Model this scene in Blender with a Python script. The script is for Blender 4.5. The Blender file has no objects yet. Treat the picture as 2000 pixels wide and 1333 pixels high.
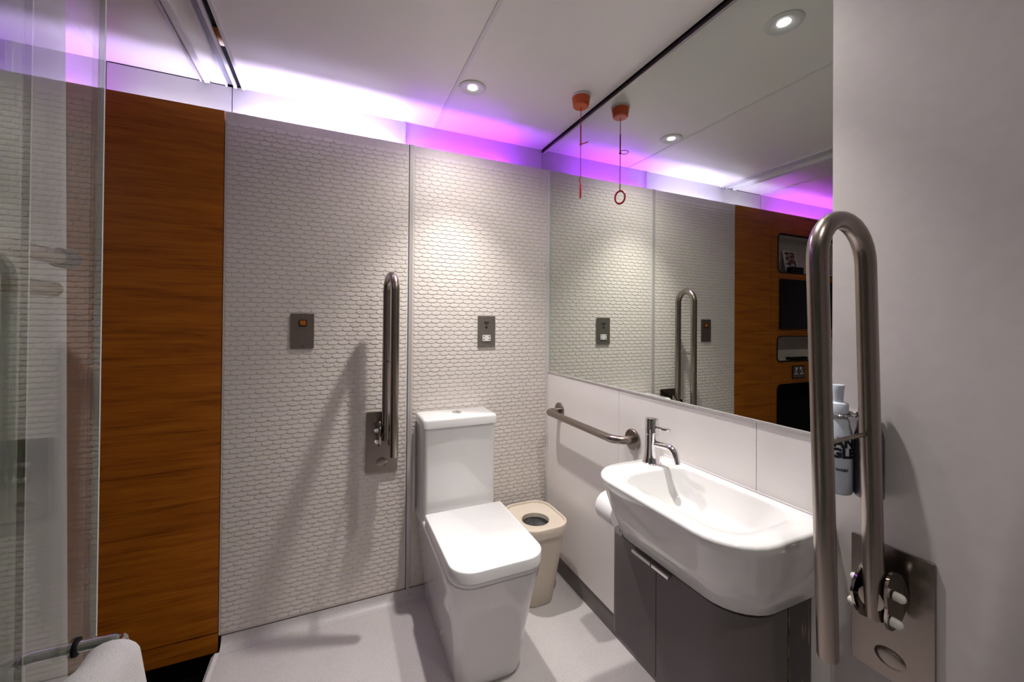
import bpy, bmesh, math, random
from mathutils import Vector, Matrix
random.seed(7)
S = bpy.context.scene
COL = S.collection
PI = math.pi

# ------------------------------------------------------------------ camera, world, exposure
CAM = Vector((-1.0508, -1.8883, 1.23))
FPX, YAW, PITCH, ROLL, PY = 785.4154, 23.9372, 0.3818, 0.4775, -41.6994
def cam_axes():
    y, p, r = [math.radians(a) for a in (YAW, PITCH, ROLL)]
    fw = Vector((math.sin(y)*math.cos(p), math.cos(y)*math.cos(p), math.sin(p)))
    rt = Vector((math.cos(y), -math.sin(y), 0)); up = rt.cross(fw)
    return fw, rt*math.cos(r)+up*math.sin(r), up*math.cos(r)-rt*math.sin(r)
fw, rt, up = cam_axes()
cd = bpy.data.cameras.new('camera'); cam = bpy.data.objects.new('camera', cd); COL.objects.link(cam)
cd.sensor_width = 36; cd.sensor_fit = 'HORIZONTAL'; cd.lens = FPX/2000*36; cd.shift_y = PY/2000
cd.clip_start = 0.02
m = Matrix((rt, up, -fw)).transposed().to_4x4(); m.translation = CAM; cam.matrix_world = m
S.camera = cam
S.view_settings.view_transform = 'Standard'; S.view_settings.look = 'None'
S.view_settings.gamma = 1; S.view_settings.use_curve_mapping = False
S.view_settings.exposure = 0.12
w = bpy.data.worlds.new('world'); S.world = w; w.use_nodes = True
w.node_tree.nodes['Background'].inputs[0].default_value = (0.05, 0.05, 0.055, 1)
w.node_tree.nodes['Background'].inputs[1].default_value = 0.3
LAMP_W, LED_A, LED_B = 60.0, 120.0, 100.0
CEIL, FLOOR = 2.19, -0.04

# ------------------------------------------------------------------ materials
def mat(name, col, rough=0.5, metal=0.0, spec=0.5, coat=0.0, build=None, **kw):
    M = bpy.data.materials.new(name); M.use_nodes = True
    nt = M.node_tree; b = nt.nodes['Principled BSDF']
    b.inputs['Base Color'].default_value = (*col, 1); b.inputs['Roughness'].default_value = rough
    b.inputs['Metallic'].default_value = metal; b.inputs['Specular IOR Level'].default_value = spec
    b.inputs['Coat Weight'].default_value = coat
    for k, v in kw.items(): b.inputs[k.replace('_', ' ')].default_value = v
    if build: build(nt, b)
    return M
def N(nt, t, **kw):
    n = nt.nodes.new(t)
    for k, v in kw.items():
        if k in n.inputs: n.inputs[k].default_value = v
        else: setattr(n, k, v)
    return n
def L(nt, a, b): nt.links.new(a, b)
def ramp(nt, fac, stops):
    r = nt.nodes.new('ShaderNodeValToRGB'); e = r.color_ramp.elements
    while len(e) < len(stops): e.new(0.5)
    for el, (p, c) in zip(e, stops): el.position = p; el.color = (*c, 1)
    L(nt, fac, r.inputs[0]); return r.outputs[0]
def objcoord(nt, scale=(1, 1, 1), rot=(0, 0, 0)):
    g = nt.nodes.new('ShaderNodeNewGeometry'); mp = nt.nodes.new('ShaderNodeMapping')
    mp.inputs['Scale'].default_value = scale; mp.inputs['Rotation'].default_value = rot
    L(nt, g.outputs['Position'], mp.inputs['Vector']); return mp.outputs[0]
def noise_col(scale, c0, c1, stretch=(1, 1, 1), detail=3, lo=0.35, hi=0.65, bump=0.0, roughvar=None):
    def f(nt, b):
        v = objcoord(nt, stretch); n = N(nt, 'ShaderNodeTexNoise', Scale=scale, Detail=detail)
        L(nt, v, n.inputs['Vector'])
        L(nt, ramp(nt, n.outputs[0], [(lo, c0), (hi, c1)]), b.inputs['Base Color'])
        if bump:
            bp = N(nt, 'ShaderNodeBump', Strength=bump, Distance=0.001); L(nt, n.outputs[0], bp.inputs['Height'])
            L(nt, bp.outputs[0], b.inputs['Normal'])
        if roughvar:
            mr = N(nt, 'ShaderNodeMapRange'); mr.inputs[3].default_value, mr.inputs[4].default_value = roughvar
            L(nt, n.outputs[0], mr.inputs[0]); L(nt, mr.outputs[0], b.inputs['Roughness'])
    return f
def wood_build(nt, b):
    v = objcoord(nt, (1.6, 1.6, 26), (0, 0.03, 0))
    n1 = N(nt, 'ShaderNodeTexNoise', Scale=1.6, Detail=5, Roughness=0.62, Distortion=0.25); L(nt, v, n1.inputs['Vector'])
    v2 = objcoord(nt, (5, 5, 240), (0, 0.03, 0))
    n2 = N(nt, 'ShaderNodeTexNoise', Scale=1.3, Detail=3, Roughness=0.6); L(nt, v2, n2.inputs['Vector'])
    mx = N(nt, 'ShaderNodeMath', operation='MULTIPLY_ADD'); mx.inputs[1].default_value = 0.42
    L(nt, n2.outputs[0], mx.inputs[0])
    m2 = N(nt, 'ShaderNodeMath', operation='MULTIPLY'); m2.inputs[1].default_value = 0.58; L(nt, n1.outputs[0], m2.inputs[0])
    L(nt, m2.outputs[0], mx.inputs[2])
    L(nt, ramp(nt, mx.outputs[0], [(0.34, (0.15, 0.036, 0.0015)), (0.46, (0.34, 0.093, 0.004)), (0.62, (0.47, 0.150, 0.008))]), b.inputs['Base Color'])
    bp = N(nt, 'ShaderNodeBump', Strength=0.12, Distance=0.001); L(nt, n2.outputs[0], bp.inputs['Height']); L(nt, bp.outputs[0], b.inputs['Normal'])
def steel_build(stretch):
    def f(nt, b):
        v = objcoord(nt, stretch); n = N(nt, 'ShaderNodeTexNoise', Scale=1.0, Detail=2); L(nt, v, n.inputs['Vector'])
        mr = N(nt, 'ShaderNodeMapRange'); mr.inputs[3].default_value, mr.inputs[4].default_value = 0.262, 0.278
        L(nt, n.outputs[0], mr.inputs[0]); L(nt, mr.outputs[0], b.inputs['Roughness'])
    return f
def floor_build(nt, b):
    v = objcoord(nt); n = N(nt, 'ShaderNodeTexNoise', Scale=420, Detail=2); L(nt, v, n.inputs['Vector'])
    n2 = N(nt, 'ShaderNodeTexNoise', Scale=5, Detail=4); L(nt, v, n2.inputs['Vector'])
    ad = N(nt, 'ShaderNodeMath', operation='MULTIPLY_ADD'); ad.inputs[1].default_value = 0.25
    L(nt, n2.outputs[0], ad.inputs[0]); L(nt, n.outputs[0], ad.inputs[2])
    L(nt, ramp(nt, ad.outputs[0], [(0.42, (0.42, 0.39, 0.39)), (0.62, (0.56, 0.525, 0.52)), (0.78, (0.62, 0.58, 0.575))]), b.inputs['Base Color'])
    bp = N(nt, 'ShaderNodeBump', Strength=0.08, Distance=0.001); L(nt, n.outputs[0], bp.inputs['Height']); L(nt, bp.outputs[0], b.inputs['Normal'])
def worn_build(nt, b):
    v = objcoord(nt, (40, 40, 5)); n = N(nt, 'ShaderNodeTexNoise', Scale=1.4, Detail=5, Roughness=0.65); L(nt, v, n.inputs['Vector'])
    L(nt, ramp(nt, n.outputs[0], [(0.56, (0.075, 0.066, 0.062)), (0.60, (0.16, 0.12, 0.08)), (0.66, (0.42, 0.31, 0.18))]), b.inputs['Base Color'])
def glass_mat(name, tint, refl=1.0):
    # clear sheet: straight-through transmission, Schlick reflection that is the same on both faces
    M = bpy.data.materials.new(name); M.use_nodes = True; nt = M.node_tree
    nt.nodes.remove(nt.nodes['Principled BSDF'])
    g = nt.nodes.new('ShaderNodeNewGeometry'); d = N(nt, 'ShaderNodeVectorMath', operation='DOT_PRODUCT')
    L(nt, g.outputs['Incoming'], d.inputs[0]); L(nt, g.outputs['Normal'], d.inputs[1])
    ab = N(nt, 'ShaderNodeMath', operation='ABSOLUTE'); L(nt, d.outputs['Value'], ab.inputs[0])
    om = N(nt, 'ShaderNodeMath', operation='SUBTRACT'); om.inputs[0].default_value = 1.0; L(nt, ab.outputs[0], om.inputs[1])
    pw = N(nt, 'ShaderNodeMath', operation='POWER'); pw.inputs[1].default_value = 5.0; L(nt, om.outputs[0], pw.inputs[0])
    fr = N(nt, 'ShaderNodeMath', operation='MULTIPLY_ADD'); fr.inputs[1].default_value = 0.96*refl; fr.inputs[2].default_value = 0.04*refl
    L(nt, pw.outputs[0], fr.inputs[0])
    tr = nt.nodes.new('ShaderNodeBsdfTransparent'); tr.inputs[0].default_value = (*tint, 1)
    gl = nt.nodes.new('ShaderNodeBsdfGlossy'); gl.inputs['Roughness'].default_value = 0.0
    mx = nt.nodes.new('ShaderNodeMixShader'); L(nt, fr.outputs[0], mx.inputs[0]); L(nt, tr.outputs[0], mx.inputs[1]); L(nt, gl.outputs[0], mx.inputs[2])
    L(nt, mx.outputs[0], nt.nodes['Material Output'].inputs[0]); return M
def emit(name, col, s):
    M = bpy.data.materials.new(name); M.use_nodes = True; nt = M.node_tree
    nt.nodes.remove(nt.nodes['Principled BSDF']); e = N(nt, 'ShaderNodeEmission', Strength=s); e.inputs[0].default_value = (*col, 1)
    L(nt, e.outputs[0], nt.nodes['Material Output'].inputs[0]); return M

M = {}
M['relief'] = mat('embossed_offwhite', (0.69, 0.63, 0.59), 0.45, spec=0.28, build=noise_col(60, (0.67, 0.61, 0.57), (0.71, 0.65, 0.61)))
M['wood'] = mat('oiled_teak', (0.3, 0.1, 0.01), 0.42, spec=0.35, build=wood_build)
M['ceiling'] = mat('satin_ceiling', (0.86, 0.82, 0.80), 0.24, spec=0.5, build=noise_col(2.0, (0.85, 0.81, 0.79), (0.87, 0.83, 0.81), roughvar=(0.2, 0.28)))
M['fascia'] = mat('fascia_white', (0.62, 0.60, 0.61), 0.4, build=noise_col(8, (0.61, 0.59, 0.60), (0.63, 0.61, 0.62)))
M['white_panel'] = mat('white_laminate', (0.80, 0.76, 0.745), 0.22, spec=0.5, build=noise_col(3, (0.79, 0.75, 0.735), (0.81, 0.77, 0.755), roughvar=(0.18, 0.27)))
M['plaster'] = mat('painted_wall', (0.56, 0.525, 0.515), 0.55, spec=0.3, build=noise_col(30, (0.55, 0.515, 0.505), (0.57, 0.535, 0.525), bump=0.04))
M['floor'] = mat('speckled_vinyl', (0.48, 0.46, 0.46), 0.42, spec=0.4, build=floor_build)
M['carpet'] = mat('black_carpet', (0.008, 0.007, 0.007), 0.95, spec=0.1, build=noise_col(300, (0.004, 0.004, 0.004), (0.012, 0.011, 0.011)))
M['dark'] = mat('dark_gap', (0.02, 0.017, 0.018), 0.7, build=noise_col(20, (0.018, 0.015, 0.016), (0.024, 0.02, 0.021)))
M['dark_trim'] = mat('dark_anodised', (0.05, 0.035, 0.045), 0.35, metal=0.6, build=noise_col(20, (0.045, 0.03, 0.04), (0.055, 0.04, 0.05)))
M['skirt'] = mat('grey_skirting', (0.17, 0.15, 0.15), 0.5, build=noise_col(20, (0.16, 0.14, 0.14), (0.18, 0.16, 0.16)))
M['black'] = mat('black_gloss', (0.004, 0.004, 0.005), 0.18, build=noise_col(5, (0.0035, 0.0035, 0.004), (0.005, 0.005, 0.006)))
M['matblack'] = mat('matt_black', (0.006, 0.006, 0.007), 0.7, spec=0.2, build=noise_col(5, (0.005, 0.005, 0.006), (0.007, 0.007, 0.008)))
M['alu'] = mat('aluminium_trim', (0.60, 0.57, 0.57), 0.4, metal=0.25, build=steel_build((900, 900, 12)))
M['alu_white'] = mat('white_trim', (0.70, 0.68, 0.69), 0.35, build=noise_col(10, (0.69, 0.67, 0.68), (0.71, 0.69, 0.70)))
M['track_grey'] = mat('track_grey', (0.30, 0.30, 0.36), 0.4, metal=0.3, build=noise_col(10, (0.29, 0.29, 0.35), (0.31, 0.31, 0.37)))
M['steel'] = mat('brushed_steel', (0.31, 0.265, 0.235), 0.28, metal=1.0, build=steel_build((1500, 1500, 20)))
M['steel_h'] = mat('brushed_steel_plate', (0.28, 0.24, 0.215), 0.3, metal=1.0, build=steel_build((20, 20, 1500)))
M['plate_dark'] = mat('dark_steel_plate', (0.27, 0.225, 0.20), 0.4, metal=0.75, build=steel_build((300, 6, 6)))
M['plate_socket'] = mat('grey_steel_plate', (0.34, 0.305, 0.275), 0.4, metal=0.75, build=steel_build((20, 20, 1500)))
M['polished'] = mat('polished_steel', (0.42, 0.37, 0.33), 0.09, metal=1.0, build=noise_col(30, (0.40, 0.35, 0.31), (0.44, 0.39, 0.35)))
M['chrome'] = mat('chrome', (0.80, 0.79, 0.80), 0.05, metal=1.0, build=noise_col(30, (0.79, 0.78, 0.79), (0.81, 0.80, 0.81)))
M['mirror'] = mat('mirror_silver', (0.74, 0.785, 0.735), 0.0, metal=1.0, build=noise_col(2, (0.735, 0.78, 0.73), (0.745, 0.79, 0.74)))
M['ceramic'] = mat('white_ceramic', (0.80, 0.79, 0.785), 0.08, spec=0.55, coat=0.4, build=noise_col(4, (0.795, 0.785, 0.78), (0.805, 0.795, 0.79)))
M['seat'] = mat('white_seat_plastic', (0.83, 0.825, 0.825), 0.2, build=noise_col(4, (0.825, 0.82, 0.82), (0.835, 0.83, 0.83)))
M['cream'] = mat('cream_plastic', (0.67, 0.585, 0.485), 0.45, build=noise_col(12, (0.66, 0.575, 0.475), (0.68, 0.595, 0.495)))
M['bin_liner'] = mat('grey_bin_liner', (0.28, 0.28, 0.29), 0.3, build=noise_col(40, (0.20, 0.20, 0.21), (0.36, 0.36, 0.37), bump=0.6))
M['cabinet'] = mat('taupe_laminate', (0.135, 0.115, 0.112), 0.45, build=noise_col(6, (0.13, 0.11, 0.107), (0.14, 0.12, 0.117)))
M['worn'] = mat('chipped_taupe', (0.1, 0.09, 0.08), 0.55, build=worn_build)
M['nub'] = mat('white_nylon', (0.78, 0.76, 0.73), 0.4, build=noise_col(30, (0.77, 0.75, 0.72), (0.79, 0.77, 0.74)))
M['orange'] = mat('orange_neon_rocker', (0.45, 0.12, 0.01), 0.3, build=noise_col(90, (0.40, 0.10, 0.008), (0.50, 0.14, 0.012)))
M['red'] = mat('red_plastic', (0.55, 0.015, 0.02), 0.35, build=noise_col(30, (0.53, 0.013, 0.018), (0.57, 0.017, 0.022)))
M['cord'] = mat('red_cord', (0.36, 0.03, 0.03), 0.7, build=noise_col(400, (0.30, 0.02, 0.02), (0.42, 0.04, 0.04)))
M['orange_box'] = mat('orange_red_box', (0.62, 0.10, 0.02), 0.28, build=noise_col(30, (0.60, 0.09, 0.018), (0.64, 0.11, 0.022)))
M['towel'] = mat('white_terry', (0.82, 0.80, 0.80), 0.95, spec=0.1, build=noise_col(500, (0.78, 0.76, 0.76), (0.86, 0.84, 0.84), bump=1.0))
M['paper'] = mat('white_tissue', (0.82, 0.81, 0.81), 0.9, spec=0.1, build=noise_col(200, (0.81, 0.80, 0.80), (0.83, 0.82, 0.82), bump=0.2))
M['bottle'] = mat('pale_blue_grey_plastic', (0.50, 0.55, 0.62), 0.3, build=noise_col(20, (0.495, 0.545, 0.615), (0.505, 0.555, 0.625)))
M['bottle_dark'] = mat('dark_violet_plastic', (0.05, 0.045, 0.075), 0.3, build=noise_col(20, (0.048, 0.043, 0.072), (0.052, 0.047, 0.078)))
M['ink'] = mat('black_print', (0.006, 0.006, 0.008), 0.5, build=noise_col(20, (0.005, 0.005, 0.007), (0.007, 0.007, 0.009)))
M['pale_ink'] = mat('pale_print', (0.55, 0.55, 0.58), 0.5, build=noise_col(20, (0.54, 0.54, 0.57), (0.56, 0.56, 0.59)))
M['niche'] = mat('niche_lining', (0.60, 0.53, 0.46), 0.5, build=noise_col(6, (0.59, 0.52, 0.45), (0.61, 0.54, 0.47)))
M['glass'] = glass_mat('clear_glass', (0.92, 0.94, 0.92), 1.8)
M['glass_green'] = glass_mat('green_tint_glass', (0.88, 0.925, 0.87), 1.2)
M['glass_edge'] = mat('polished_glass_edge', (0.74, 0.73, 0.68), 0.25, build=noise_col(20, (0.73, 0.72, 0.67), (0.75, 0.74, 0.69)))
M['tumbler'] = glass_mat('tumbler_glass', (0.97, 0.98, 0.98))
M['led_a'] = emit('lavender_led', (0.72, 0.64, 1.0), LED_A)
M['led_b'] = emit('purple_led', (0.37, 0.035, 1.0), LED_B)
M['led_c'] = emit('violet_led', (0.46, 0.09, 1.0), LED_B*0.8)
M['led_d'] = emit('cool_white_led', (0.80, 0.84, 1.0), 24)
M['lens'] = emit('lamp_lens', (1.0, 0.97, 0.93), 14)
def curtain_mat():
    X = mat('white_voile', (0.76, 0.75, 0.74), 0.9, spec=0.1, build=noise_col(90, (0.75, 0.74, 0.73), (0.77, 0.76, 0.75)))
    nt = X.node_tree; b = nt.nodes['Principled BSDF']; t = nt.nodes.new('ShaderNodeBsdfTranslucent'); t.inputs[0].default_value = (0.75, 0.74, 0.73, 1)
    mx = nt.nodes.new('ShaderNodeMixShader'); mx.inputs[0].default_value = 0.4
    L(nt, b.outputs[0], mx.inputs[1]); L(nt, t.outputs[0], mx.inputs[2]); L(nt, mx.outputs[0], nt.nodes['Material Output'].inputs[0]); return X
M['curtain'] = curtain_mat()
def cover_build(nt, b):
    v = objcoord(nt, (60, 60, 60)); n = N(nt, 'ShaderNodeTexVoronoi', Scale=0.7); L(nt, v, n.inputs['Vector'])
    L(nt, ramp(nt, n.outputs['Distance'], [(0.2, (0.02, 0.015, 0.015)), (0.45, (0.25, 0.10, 0.06)), (0.6, (0.5, 0.45, 0.4))]), b.inputs['Base Color'])
M['cover'] = mat('booklet_cover', (0.4, 0.3, 0.2), 0.4, build=cover_build)

# ------------------------------------------------------------------ object helpers
WLOC = {}
def link(o, parent, wl):
    COL.objects.link(o)
    if parent is not None: o.parent = parent; o.location = wl - WLOC[parent.name]
    else: o.location = wl
    WLOC[o.name] = wl.copy(); return o
def empty(name, loc, label, cat, group=None):
    o = bpy.data.objects.new(name, None); o.empty_display_size = 0.05
    link(o, None, Vector(loc)); return tag(o, label, cat, group)
def tag(o, label=None, cat=None, group=None, kind=None):
    if label: o['label'] = label
    if cat: o['category'] = cat
    if group: o['group'] = group
    if kind: o['kind'] = kind
    return o
def obj(name, bm, m, parent=None, smooth=35, bevel=0, segs=2, flat=False):
    bmesh.ops.recalc_face_normals(bm, faces=bm.faces) if not flat else None
    lo = Vector((1e9,)*3); hi = -lo
    for v in bm.verts:
        for i in range(3): lo[i] = min(lo[i], v.co[i]); hi[i] = max(hi[i], v.co[i])
    wl = Vector(((lo.x+hi.x)/2, (lo.y+hi.y)/2, lo.z))
    bmesh.ops.translate(bm, verts=bm.verts, vec=-wl)
    me = bpy.data.meshes.new(name)
    for f in bm.faces: f.smooth = True
    bm.to_mesh(me); bm.free()
    if smooth: me.set_sharp_from_angle(angle=math.radians(smooth))
    me.materials.append(M[m] if isinstance(m, str) else m)
    o = bpy.data.objects.new(name, me); link(o, parent, wl)
    if bevel:
        b = o.modifiers.new('bevel', 'BEVEL'); b.width = bevel; b.segments = segs; b.limit_method = 'ANGLE'; b.angle_limit = math.radians(40); b.harden_normals = True
    return o
def box(x0, x1, y0, y1, z0, z1, bm=None):
    bm = bm or bmesh.new()
    vs = [bm.verts.new((x, y, z)) for x in (x0, x1) for y in (y0, y1) for z in (z0, z1)]
    for q in ((0, 1, 3, 2), (4, 6, 7, 5), (0, 4, 5, 1), (2, 3, 7, 6), (0, 2, 6, 4), (1, 5, 7, 3)): bm.faces.new([vs[i] for i in q])
    return bm
def loft(loops, cap0=True, cap1=True, bm=None, closed=True):
    bm = bm or bmesh.new(); rows = [[bm.verts.new(p) for p in lp] for lp in loops]
    n = len(rows[0])
    for a, b in zip(rows, rows[1:]):
        for i in range(n if closed else n-1): bm.faces.new((a[i], a[(i+1) % n], b[(i+1) % n], b[i]))
    if cap0: bm.faces.new(list(reversed(rows[0])))
    if cap1: bm.faces.new(rows[-1])
    return bm
def tube(pts, r, n=14, bm=None, cap=True):
    pts = [Vector(p) for p in pts]; loops = []; nrm = None
    for i, p in enumerate(pts):
        t = (pts[min(i+1, len(pts)-1)]-pts[max(i-1, 0)]).normalized()
        if nrm is None:
            nrm = t.orthogonal().normalized()
        else: nrm = (nrm-t*nrm.dot(t)).normalized()
        bn = t.cross(nrm); rr = r[i] if isinstance(r, (list, tuple)) else r
        loops.append([p+(nrm*math.cos(a)+bn*math.sin(a))*rr for a in [2*PI*k/n for k in range(n)]])
    return loft(loops, cap, cap, bm)
def lathe(prof, c=(0, 0, 0), axis='z', n=28, bm=None, cap0=True, cap1=True):
    c = Vector(c); loops = []
    for r, h in prof:
        lp = []
        for k in range(n):
            a = 2*PI*k/n; u, v = r*math.cos(a), r*math.sin(a)
            lp.append(c+Vector({'z': (u, v, h), 'x': (h, u, v), 'y': (u, h, v)}[axis]))
        loops.append(lp)
    return loft(loops, cap0, cap1, bm)
def rrect(x0, x1, y0, y1, radii, n=6):
    """rounded rectangle outline, radii for corners (x1y1, x0y1, x0y0, x1y0); ccw"""
    if not isinstance(radii, (list, tuple)): radii = [radii]*4
    out = []
    for (cx, cy, a0, r, sx, sy) in ((x1, y1, 0, radii[0], -1, -1), (x0, y1, 90, radii[1], 1, -1), (x0, y0, 180, radii[2], 1, 1), (x1, y0, 270, radii[3], -1, 1)):
        ox, oy = cx+sx*r, cy+sy*r
        for k in range(n+1):
            a = math.radians(a0+90*k/n); out.append((ox+r*math.cos(a), oy+r*math.sin(a)))
    return out
def at_z(o, z): return [Vector((x, y, z)) for x, y in o]
def arc(c, r, a0, a1, n, f):
    return [f(c[0]+r*math.cos(math.radians(a0+(a1-a0)*k/n)), c[1]+r*math.sin(math.radians(a0+(a1-a0)*k/n))) for k in range(n+1)]
def plate_xz(x0, x1, z0, z1, y0, y1, r, n=4):
    o = rrect(x0, x1, z0, z1, r, n); return loft([[Vector((x, y0, z)) for x, z in o], [Vector((x, y1, z)) for x, z in o]])
def plate_yz(y0, y1, z0, z1, x0, x1, r, n=4):
    o = rrect(y0, y1, z0, z1, r, n); return loft([[Vector((x0, y, z)) for y, z in o], [Vector((x1, y, z)) for y, z in o]])
def struct(o): return tag(o, kind='structure')

# ------------------------------------------------------------------ the room shell
XW, XS, ZT = -1.447, -0.728, 2.047        # wood boundary, joint strip, panel top
fl = struct(obj('floor', box(-1.436, 0.03, -2.75, 0.012, FLOOR-0.06, FLOOR), 'floor'))
cove = [Vector((0, 0.0, 0.0)), Vector((0, 0.012, 0.0)), Vector((0, 0.012, FLOOR-0.01)), Vector((0, -0.045, FLOOR-0.01)), Vector((0, -0.045, FLOOR+0.0005))]
cove += [Vector((0, -0.045+0.044*math.sin(t), FLOOR+0.0395*(1-math.cos(t)))) for t in [PI/2*k/6 for k in range(1, 7)]][:-1]
obj('floor_cove', loft([[Vector((x, p.y, p.z)) for p in cove] for x in (-1.436, 0.0)]), 'floor', fl)
obj('threshold_strip', loft([[Vector((x, y, z)) for x, z in ((-1.462, FLOOR-0.07), (-1.462, FLOOR-0.012), (-1.450, FLOOR+0.001), (-1.436, FLOOR+0.001), (-1.436, FLOOR-0.07))] for y in (-2.75, -0.03)]), 'alu_white', fl)
obj('cabin_floor', box(-4.2, -1.462, -2.75, 0.12, -0.30, -0.19), 'carpet', fl)

wb = struct(obj('wall_back', box(-4.2, 0.1, 0.13, 0.2, -0.30, 2.26), 'fascia'))
SW, SH = 0.0432, 0.0192
def relief(x0, x1, z0, z1, parent):
    verts, faces = [], []
    rows = int((z1-z0)/SH)
    K = [(-0.5, 0.5), (0.5, 0.5), (0.5, -0.12), (0.40, -0.40), (0.22, -0.5), (-0.22, -0.5), (-0.40, -0.40), (-0.5, -0.12)]
    for r in range(rows):
        zc = z1-(r+0.5)*SH; off = (0.5 if r % 2 else 0.0)*SW+random.uniform(-0.06, 0.06)*SW
        x = x0-SW+off
        while x < x1:
            wd = SW*random.uniform(0.94, 1.06); a, b = max(x, x0+0.001), min(x+wd, x1-0.001); x += wd
            if b-a < 0.008: continue
            cx, hw = (a+b)/2, (b-a)/2; dz = random.uniform(-0.0002, 0.0002); i0 = len(verts)
            amp = 0.0014*random.uniform(0.85, 1.15)
            for s, lift in ((1.0, 0.0), (0.93, 1.0)):
                for (u, v) in K:
                    zz = zc+dz+v*SH*(0.99 if s == 1 else 0.93)
                    h = 0.0004 if lift == 0 else 0.0004+amp*(0.12+0.88*(0.5-v))
                    verts.append((cx+u*2*hw*(0.995 if s == 1 else 1-0.0012/hw), -h, zz))
            n = 8
            for k in range(n): faces.append((i0+k, i0+(k+1) % n, i0+n+(k+1) % n, i0+n+k))
            faces.append(tuple(i0+n+k for k in range(n)))
    me = bpy.data.meshes.new('scale_relief'); me.from_pydata(verts, [], faces); me.materials.append(M['relief'])
    bm = bmesh.new(); bm.from_mesh(me); bmesh.ops.recalc_face_normals(bm, faces=bm.faces)
    s = 0
    for f in bm.faces:
        if len(f.verts) == 8: s += f.normal.y
    if s > 0: bmesh.ops.reverse_faces(bm, faces=bm.faces)
    return tag(obj('scale_relief', bm, 'relief', parent, smooth=20, flat=True), kind='stuff')
for (a, b) in ((XW+0.002, XS-0.008), (XS+0.010, -0.008)):
    pn = obj('wall_panel', box(a, b, 0.0, 0.014, 0.006, ZT), 'relief', wb); relief(a+0.004, b-0.004, 0.008, ZT-0.036, pn)
obj('joint_strip', box(XS-0.0075, XS+0.0095, -0.003, 0.012, 0.0, ZT+0.002), 'alu', wb)
obj('joint_shadow_gap', box(XS-0.0105, XS-0.0075, -0.0005, 0.012, 0.0, ZT), 'dark', wb)
obj('corner_trim', box(-0.008, 0.0, -0.006, 0.014, 0.0, ZT), 'alu_white', wb)
obj('wood_panel', box(-1.822, XW-0.001, -0.002, 0.016, 0.022, ZT), 'wood', wb)
obj('wood_plinth', box(-1.822, XW-0.001, -0.002, 0.016, -0.055, 0.0165), 'wood', wb)
obj('plinth_recess', box(-1.822, XW-0.001, 0.05, 0.12, -0.19, -0.055), 'matblack', wb)
obj('panel_core', box(-1.822, 0.0, 0.016, 0.022, 0.0, ZT-0.03), 'dark', wb)
# recessed fascia boards of the light cove, with the vertical joints
for (a, b) in ((-3.2, -1.836), (-1.830, -1.442), (-1.439, -0.742), (-0.740, 0.0)):
    obj('cove_fascia', box(a, b, 0.085, 0.13, 1.90, CEIL-(0.004 if -1.84 < a < -1.8 else 0.0)), 'fascia', wb)
obj('cove_joint', box(-0.752, -0.742, 0.079, 0.085, 1.95, CEIL), 'fascia', wb)

ce = struct(obj('ceiling', box(-4.2, 0.1, -2.75, 0.13, CEIL+0.012, CEIL+0.08), 'dark'))
for (a, b) in ((-3.2, -1.836), (-1.830, -1.545), (-1.512, -1.462), (-1.394, -0.610), (-0.600, -0.003)):
    obj('ceiling_panel', box(a, b, -2.75, 0.085, CEIL, CEIL+0.012), 'ceiling', ce)
for x in (-1.833, -0.605):
    obj('ceiling_seam_bead', box(x-0.007, x+0.007, -2.75, 0.082, CEIL-0.003, CEIL+0.008), 'alu_white', ce)
# curtain track and double sliding-glass track
t1 = tag(obj('curtain_track', loft([[Vector((x, y, z)) for x, z in ((-1.545, CEIL+0.01), (-1.545, CEIL-0.012), (-1.538, CEIL-0.014), (-1.535, CEIL+0.004), (-1.530, CEIL+0.004), (-1.530, CEIL-0.014), (-1.512, CEIL-0.012), (-1.512, CEIL+0.01))] for y in (-2.74, 0.072)]), 'alu_white'),
         'slim white curtain track screwed to the ceiling above the wood panel', 'track')
t2 = empty('glass_door_track', (-1.428, -1.3, CEIL), 'white double-groove sliding track on the ceiling for the glass doors', 'track')
for a, b in ((-1.462, -1.455), (-1.433, -1.423), (-1.405, -1.394)): obj('rail_lip', box(a, b, -2.74, 0.080, CEIL-0.008, CEIL+0.010), 'alu_white', t2)
obj('groove', box(-1.455, -1.433, -2.74, 0.080, CEIL+0.004, CEIL+0.010), 'track_grey', t2)
obj('groove', box(-1.423, -1.405, -2.74, 0.080, CEIL+0.004, CEIL+0.010), 'matblack', t2)
obj('roller_stop', box(-1.421, -1.407, -0.30, -0.20, CEIL-0.004, CEIL+0.004), 'polished', t2)

wr = struct(obj('wall_right', box(0.02, 0.1, -2.75, 0.13, -0.1, CEIL+0.012), 'dark'))
MZ0, MZ1, MY = 0.970, 2.163, -1.342
for a, b in ((-0.5835, 0.0), (-1.1595, -0.5845), (MY, -1.1605)):
    obj('wall_panel', box(0.0, 0.02, a, b, 0.05, MZ0-0.004), 'white_panel', wr, bevel=0.0008, segs=1)
obj('wall_board', box(-0.004, 0.02, -2.75, MY-0.001, FLOOR, CEIL), 'plaster', wr)
struct(obj('baseboard_right', box(0.006, 0.02, MY, 0.0, FLOOR, 0.05), 'skirt'))
struct(obj('trim_1', box(0.004, 0.02, MY, 0.085, MZ1+0.004, CEIL), 'dark_trim'))
wl = struct(obj('wall_left', box(-4.3, -4.2, -2.75, 0.2, -0.30, CEIL+0.08), 'plaster'))
wrr = struct(obj('wall_rear', box(-4.2, 0.1, -2.85, -2.75, -0.30, CEIL+0.08), 'plaster'))
mi = empty('wall_mirror', (0.0, -0.67, MZ0), 'large frameless wall mirror reaching the ceiling above the washbasin', 'mirror')
mo = [(MY, MZ0), (-0.006, MZ0), (-0.006, ZT+0.001), (0.083, ZT+0.001), (0.083, MZ1), (MY, MZ1)]
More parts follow.
